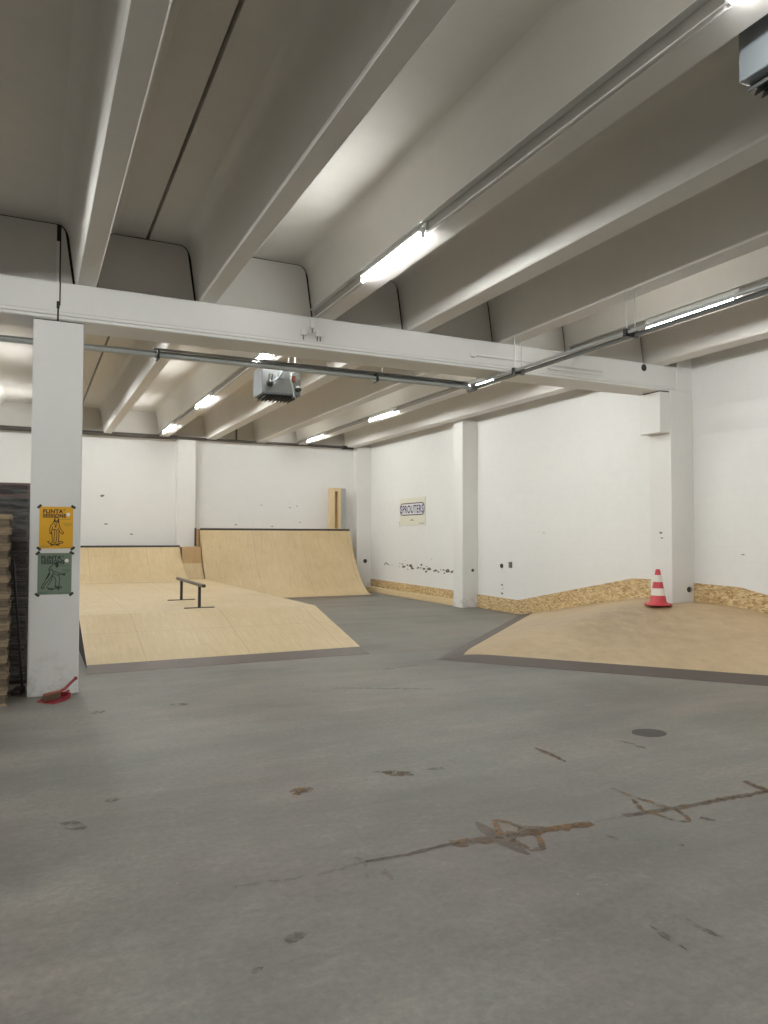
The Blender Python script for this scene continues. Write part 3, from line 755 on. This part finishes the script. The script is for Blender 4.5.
# ------------------------------------------------------------------ writing helper
def text(body, name, mat, parent, size, loc, rot, bold=0, sx=1.0, align='LEFT'):
    cu = bpy.data.curves.new(name, 'FONT'); cu.body = body; cu.size = size; cu.offset = bold; cu.align_x = align; cu.fill_mode = 'FRONT'; cu.space_character = 1.1
    tmp = bpy.data.objects.new(name+'_tmp', cu); C.objects.link(tmp)
    dg = bpy.context.evaluated_depsgraph_get()
    me = bpy.data.meshes.new_from_object(tmp.evaluated_get(dg))
    bpy.data.objects.remove(tmp); bpy.data.curves.remove(cu)
    mt = Matrix.Translation(Vector(loc)-wloc(parent)) @ rot.to_4x4() @ Matrix.Diagonal((sx, 1, 1, 1))
    me.transform(mt); me.materials.clear(); me.materials.append(M[mat])
    o = bpy.data.objects.new(name, me); C.objects.link(o); o.parent = parent
    return o
ROT_F = Matrix.Rotation(PI/2, 3, 'X')                                   # faces -Y
ROT_R = Matrix.Rotation(-PI/2, 3, 'Z') @ Matrix.Rotation(PI/2, 3, 'X')   # faces -X, reads toward -Y

# ------------------------------------------------------------------ sign on the right wall
sg = thing('wall_sign', 'cream rectangular sign with dark blue lettering on the right wall', 'sign', (XW, 16.505, 1.80))
bx('board', 'signcream', sg, XW-.014, XW-.001, 15.810, 17.200, 1.80, 2.50)
def rrect(y0, y1, z0, z1, r, k=6):
    P = []
    for cy_, cz_, a0 in ((y1-r, z1-r, 0), (y0+r, z1-r, PI/2), (y0+r, z0+r, PI), (y1-r, z0+r, 3*PI/2)):
        P += [(cy_+r*math.cos(a0+PI/2*i/k), cz_+r*math.sin(a0+PI/2*i/k)) for i in range(k+1)]
    return P
bm = bm_new(); prism(bm, rrect(15.840, 17.170, 2.055, 2.375, .13), YZ, XW-.0165, XW-.0142); obj('outline', bm, 'signline', sg)
bm = bm_new(); prism(bm, rrect(15.870, 17.140, 2.083, 2.347, .11), YZ, XW-.019, XW-.0167); obj('pale_field', bm, 'signwhite', sg)
text('SPROUTERS', 'lettering', 'signblue', sg, .275, (XW-.021, 16.505, 2.12), ROT_R, .009, .80, 'CENTER')
bm = bm_new(); prism(bm, [(16.410, 1.925), (16.600, 1.925), (16.600, 1.94), (16.520, 1.945), (16.505, 1.985), (16.490, 1.945), (16.410, 1.94)], YZ, XW-.017, XW-.0145); obj('small_mark', bm, 'signline', sg)
bx('small_print', 'signline', sg, XW-.017, XW-.0145, 15.870, 16.120, 1.845, 1.857)

# ------------------------------------------------------------------ posters
YPO = 7.80
def line(bm, pts, r, y):
    """flat ink line on the poster, pts in (x, z)"""
    for p, q in zip(pts, pts[1:]):
        a, b = Vector(p), Vector(q); d = (b-a)
        if d.length < 1e-6: continue
        d.normalize(); n = Vector((-d.y, d.x))*r; e = d*r*.5
        ring = [a-e+n, a-e-n, b+e-n, b+e+n]
        bm.faces.new([bm.verts.new((v.x, y, v.y)) for v in ring])
def poster(label, x0, x1, z0, z1, paper, ink, ink2, drawing):
    t = thing('poster', label, 'poster', ((x0+x1)/2, YPO, z0), 'posters taped to the pillar')
    bx('paper', paper, t, x0, x1, YPO-.003, YPO-.0005, z0, z1)
    w, h = x1-x0, z1-z0; P = lambda u, v: (x0+u*w, z0+v*h)
    y = YPO-.0038
    text('FLINTA*', 'lettering', ink, t, .050, (x0+.03, y, z1-.062), ROT_F, .0026, 1.0)
    text('SESSIONS', 'lettering', ink, t, .050, (x0+.03, y, z1-.105), ROT_F, .0026, .90)
    bm = bm_new(); bmesh.ops.create_circle(bm, cap_ends=True, segments=20, radius=.018, matrix=Matrix.Translation((x1-.045, y, z1-.075)) @ Matrix.Rotation(PI/2, 4, 'X')); o = obj('sticker', bm, 'sticker', t); o['label'] = 'white round sticker'
    bm = bm_new()
    for d in drawing['lines']: line(bm, [P(*p) for p in d], .0038, y)
    for d in drawing.get('fills', []): bm.faces.new([bm.verts.new((*[P(*p)[0]], y-.0003, P(*p)[1])) for p in d])
    obj('drawing', bm, ink, t)
    for zz, u0, u1 in ((.70, .58, .92), (.60, .70, .95), (.57, .72, .95), (.54, .75, .92), (.06, .04, .40), (.035, .04, .30), (.03, .62, .95)):
        bm = bm_new(); line(bm, [P(u0, zz), P(u1, zz)], .0022, y); obj('text_line', bm, ink2, t)
    for u, v, a in ((0, 1, .8), (1, 1, -.6), (0, 0, -.7), (1, 0, .7)):
        bm = bm_new(); obox(bm, (x0+u*w, YPO-.0052, z0+v*h), .045, .001, .024, Matrix.Rotation(-a, 3, 'Y')); obj('tape', bm, 'tape', t)
    return t
standing = {'lines': [
    [(.46,.74),(.44,.68),(.40,.60),(.34,.55),(.31,.46),(.32,.36),(.36,.36),(.37,.44),(.40,.52)],
    [(.46,.74),(.50,.76),(.55,.74),(.57,.67),(.58,.58),(.62,.48),(.72,.38),(.69,.34),(.60,.40),(.55,.50)],
    [(.44,.66),(.50,.62),(.56,.66)], [(.46,.74),(.46,.68),(.50,.65),(.55,.68),(.55,.74)], [(.45,.60),(.48,.50),(.52,.60)], [(.38,.44),(.44,.46),(.54,.44)],
    [(.37,.40),(.38,.28),(.39,.14)], [(.46,.44),(.44,.30),(.44,.14)], [(.52,.44),(.52,.30),(.50,.15)], [(.58,.44),(.58,.28),(.57,.15)],
    [(.36,.14),(.34,.10),(.44,.10),(.45,.14)], [(.49,.15),(.50,.10),(.60,.11),(.58,.15)],
    [(.25,.17),(.28,.13),(.36,.12)], [(.58,.12),(.68,.13),(.71,.15),(.66,.17),(.58,.17)], [(.25,.17),(.31,.17)], [(.34,.09),(.60,.08)]],
    'fills': [[(.45,.72),(.43,.64),(.47,.62),(.47,.70)], [(.55,.72),(.54,.62),(.58,.60),(.58,.70)], [(.33,.09),(.37,.06),(.42,.09)], [(.52,.09),(.56,.06),(.61,.10)], [(.32,.38),(.38,.38),(.36,.33)]]}
pushing = {'lines': [
    [(.50,.74),(.42,.70),(.32,.62),(.34,.58),(.42,.62)], [(.36,.58),(.32,.50),(.26,.40),(.20,.30),(.14,.22)], [(.46,.50),(.36,.38),(.26,.28),(.20,.22)],
    [(.40,.60),(.46,.56),(.54,.54),(.60,.52),(.72,.50),(.80,.50),(.80,.46),(.72,.47),(.60,.48)], [(.44,.54),(.52,.48),(.60,.47),(.65,.40),(.64,.28),(.63,.20)],
    [(.48,.44),(.54,.34),(.53,.26),(.52,.19)], [(.46,.50),(.40,.34),(.30,.22)], [(.14,.22),(.12,.16),(.16,.14),(.19,.18),(.20,.22)],
    [(.28,.18),(.34,.15),(.50,.14),(.66,.15),(.72,.17)], [(.28,.18),(.34,.12),(.46,.12)], [(.50,.19),(.66,.19),(.70,.18)]],
    'fills': [[(.50,.76),(.54,.79),(.60,.77),(.62,.72),(.60,.66),(.55,.64),(.52,.68)], [(.34,.54),(.38,.50),(.28,.37),(.24,.38)], [(.38,.14),(.42,.09),(.46,.13)], [(.58,.14),(.62,.10),(.66,.14)], [(.76,.51),(.82,.48),(.80,.45),(.75,.47)], [(.52,.19),(.66,.19),(.64,.16),(.52,.16)]]}
poster('yellow poster with a standing skater drawing, upper one on the pillar', .072, .372, 1.413, 1.818, 'yellow', 'ink_brown', 'ink_mid', standing)
poster('green poster with a pushing skater drawing, lower one on the pillar', .064, .365, .970, 1.370, 'green', 'ink_green', 'ink_mid2', pushing)

# ------------------------------------------------------------------ dustpan and hand brush at the pillar foot
t = thing('dustpan', 'red plastic dustpan lying at the foot of the pillar', 'dustpan', (.27, 7.58, 0))
R = Matrix.Rotation(.75, 3, 'Z'); c0 = Vector((.235, 7.56, 0))
def W(u, v, z): return c0 + R @ Vector((u, v, 0)) + Vector((0, 0, z))
bm = bm_new()
sheet(bm, [[W(-.13,-.11,.004), W(-.13,.11,.004)], [W(.06,-.10,.012), W(.06,.10,.012)], [W(.10,-.08,.02), W(.10,.08,.02)]], .003); obj('pan', bm, 'red', t)
bm = bm_new()
for s in (-1, 1):
    ring = [W(-.12, s*.11, .004), W(.10, s*.085, .015), W(.10, s*.085, .06), W(.02, s*.10, .045)]
    bm.faces.new([bm.verts.new(p) for p in ring])
bm.faces.new([bm.verts.new(p) for p in (W(.10,-.085,.015), W(.10,.085,.015), W(.10,.085,.06), W(.10,-.085,.06))]); obj('rim', bm, 'red', t)
bm = bm_new(); bent(bm, [W(.10,0,.05), W(.13,0,.055), W(.16,0,.06)], .013); obj('handle', bm, 'red', t, smooth=40)
t = thing('hand_brush', 'hand brush with brown bristles and red handle resting in the dustpan', 'brush', (.27, 7.55, .02))
bm = bm_new(); B0, B1 = Vector((.135, 7.535, .052)), Vector((.262, 7.535, .075))
ang = Matrix.Rotation(-.16, 3, 'Y') @ Matrix.Rotation(.2, 3, 'Z')
obox(bm, (.20, 7.535, .045), .15, .055, .055, ang); obj('bristles', bm, 'brush', t, bevel=.006)
bm = bm_new(); obox(bm, (.205, 7.535, .080), .16, .045, .018, ang); obj('back', bm, oldwood('brush_back_wood', srgb(120,60,48), srgb(160,84,66)), t, bevel=.004)
bm = bm_new(); bent(bm, [(.27, 7.55, .085), (.32, 7.56, .11), (.36, 7.57, .15), (.40, 7.58, .185)], .014); ball(bm, (.405, 7.58, .19), .018); obj('handle', bm, 'red', t, smooth=40)

# ------------------------------------------------------------------ pallets
def pallet_parts(t, x0, y0, z, L, Wd, mat):
    bm = bm_new()
    n = 7
    for k in range(n):
        a = y0+k*(Wd-.1)/(n-1); box(bm, x0, x0+L, a, a+.1, z+.122, z+.142)
    for xx in (x0, x0+L/2-.07, x0+L-.14): box(bm, xx, xx+.14, y0, y0+Wd, z+.1, z+.122)
    obj('top_deck', bm, mat, t)
    for yy in (y0, y0+Wd/2-.05, y0+Wd-.1):
        bm = bm_new(); box(bm, x0, x0+L, yy, yy+.1, z+.001, z+.022)
        for xx in (x0, x0+L/2-.07, x0+L-.14): box(bm, xx, xx+.125, yy+.006, yy+.094, z+.0219, z+.1)
        o = obj('skid', bm, mat, t)
        o.data.materials.append(M['pallet_block'] if mat == 'pallet' else M[mat])
        for p in o.data.polygons[6:]: p.material_index = 1
ORD2 = ['bottom', 'second', 'third', 'fourth', 'fifth', 'sixth', 'seventh', 'eighth', 'ninth', 'tenth', 'eleventh', 'twelfth', 'thirteenth', 'topmost']
def stack(n, x0, y0, L, Wd, mats, lab, group, jx=.01, pitch=.1445):
    first = {}
    for k in range(n):
        m = mats[k]; z = k*pitch
        name = ORD2[k] if k < n-1 else 'topmost'
        label = lab.format(n=name + (' from the floor' if 0 < k < n-1 else ''))
        dx, dy = random.uniform(-jx, jx), random.uniform(-jx, jx)
        if m not in first:
            t = thing('pallet', label, 'pallet', (x0, y0, z), group); pallet_parts(t, x0, y0, z, L, Wd, m); first[m] = t
        else:
            t = first[m]; c = t.copy(); C.objects.link(c)
            for ch in t.children:
                q = ch.copy(); C.objects.link(q); q.parent = c
            t = c
        t.location = (x0+dx, y0+dy, z); t['label'] = label
stack(12, -1.37, 7.50, 1.2, .8, ['pallet']*12, 'weathered wooden pallet in the nearer stack left of the pillar, {n}', 'pallets in the nearer stack')
stack(14, -1.10, 8.55, 1.2, .8, ['pallet_dark']*13+['pallet_red'], 'dark film-wrapped pallet in the stack behind the pillar, {n}', 'pallets in the wrapped stack', .006, .1495)
bm = bm_new(); box(bm, -1.10, .10, 9.385, 9.395, .002, 2.085)
tag(obj('dark_backing', bm, 'sheet_dark'), 'added dark backing behind the film-wrapped pallets, keeping their gaps dark', 'backing')  # added dark panel, keeps the bright wall out of the pallet gaps
bm = bm_new()
ring = [(-1.115, 8.535), (.115, 8.535), (.115, 9.365), (-1.115, 9.365)]
nz = 40; G = []
for k in range(nz+1):
    z = .05+2.03*k/nz; row = []
    for (ax, ay), (b_x, b_y) in zip(ring, ring[1:]+ring[:1]):
        for i in range(10):
            f = i/10; row.append(bm.verts.new((ax+(b_x-ax)*f+random.uniform(-.004,.004), ay+(b_y-ay)*f-random.uniform(0,.008)*(1 if ay < 9 else -1), z)))
    G.append(row)
for a, b in zip(G, G[1:]):
    for i in range(len(a)): bm.faces.new((a[i], a[(i+1)%len(a)], b[(i+1)%len(b)], b[i]))
tag(obj('stretch_film', bm, 'film', smooth=60), 'cloudy plastic film wrapped around the dark pallet stack', 'plastic film')
bm = bm_new(); tube(bm, (-.05, 8.20, .004), (-.155, 8.30, 1.30), .013); tag(obj('broom_stick', bm, 'pole', smooth=40), 'thin black stick leaning between the pallet stacks and the pillar', 'stick')
bm = bm_new()
obox(bm, (-.084, 8.04, .03), (.085), .2, .05, Matrix.Rotation(-.2, 3, 'Z')); tag(obj('wood_offcut', bm, 'pallet_dark', bevel=.006), 'short dark wood offcut on the floor between pallets and pillar', 'wood')

# ------------------------------------------------------------------ wooden frame standing on the tall ramp's deck
t = thing('wooden_frame', 'upright pale wooden frame standing on the deck of the tall ramp', 'frame', (7.6, 19.1, 1.69))
z0, z1 = 1.69, 2.855
bx('side_rail', 'pale_wood', t, 7.45, 7.575, 18.93, 19.12, z0, z1); bx('side_rail', 'pale_wood', t, 7.69, 7.76, 18.93, 19.12, z0, z1)
bx('top_rail', 'pale_wood', t, 7.575, 7.69, 18.93, 19.12, z1-.09, z1); bx('bottom_rail', 'pale_wood', t, 7.575, 7.69, 18.93, 19.12, z0, z0+.05)
bx('back_board', 'ply_brown', t, 7.575, 7.69, 19.05, 19.11, z0+.05, z1-.09)
bx('grey_board', 'conduit', t, 7.762, 7.94, 19.02, 19.06, z0, z1)['label'] = 'grey board'

# ------------------------------------------------------------------ world, camera
w = bpy.data.worlds.new('hall'); bpy.context.scene.world = w; w.use_nodes = True
w.node_tree.nodes['Background'].inputs[0].default_value = (.5, .48, .45, 1); w.node_tree.nodes['Background'].inputs[1].default_value = .05

cam = bpy.data.cameras.new('camera'); co = bpy.data.objects.new('camera', cam); C.objects.link(co)
yaw, pit, rol, F = 0.4474386547902921, 0.031558677336992726, 0.00259998874226387, 735.6267972439139
f = Vector((math.sin(yaw)*math.cos(pit), math.cos(yaw)*math.cos(pit), math.sin(pit)))
r = Vector((math.cos(yaw), -math.sin(yaw), 0)); u = r.cross(f)
r2 = r*math.cos(rol)+u*math.sin(rol); u2 = -r*math.sin(rol)+u*math.cos(rol)
m = Matrix(((r2.x, u2.x, -f.x, 0), (r2.y, u2.y, -f.y, 0), (r2.z, u2.z, -f.z, 1.55), (0, 0, 0, 1)))
co.matrix_world = m
cam.sensor_fit = 'VERTICAL'; cam.sensor_height = 36; cam.lens = F/1024*36; cam.clip_start = .05
bpy.context.scene.camera = co
sc = bpy.context.scene
sc.view_settings.view_transform = 'Standard'; sc.view_settings.look = 'None'; sc.view_settings.exposure = 0.0; sc.view_settings.gamma = 1.2
sc.cycles.max_bounces = 8; sc.cycles.diffuse_bounces = 5
sc.cycles.use_denoising = True
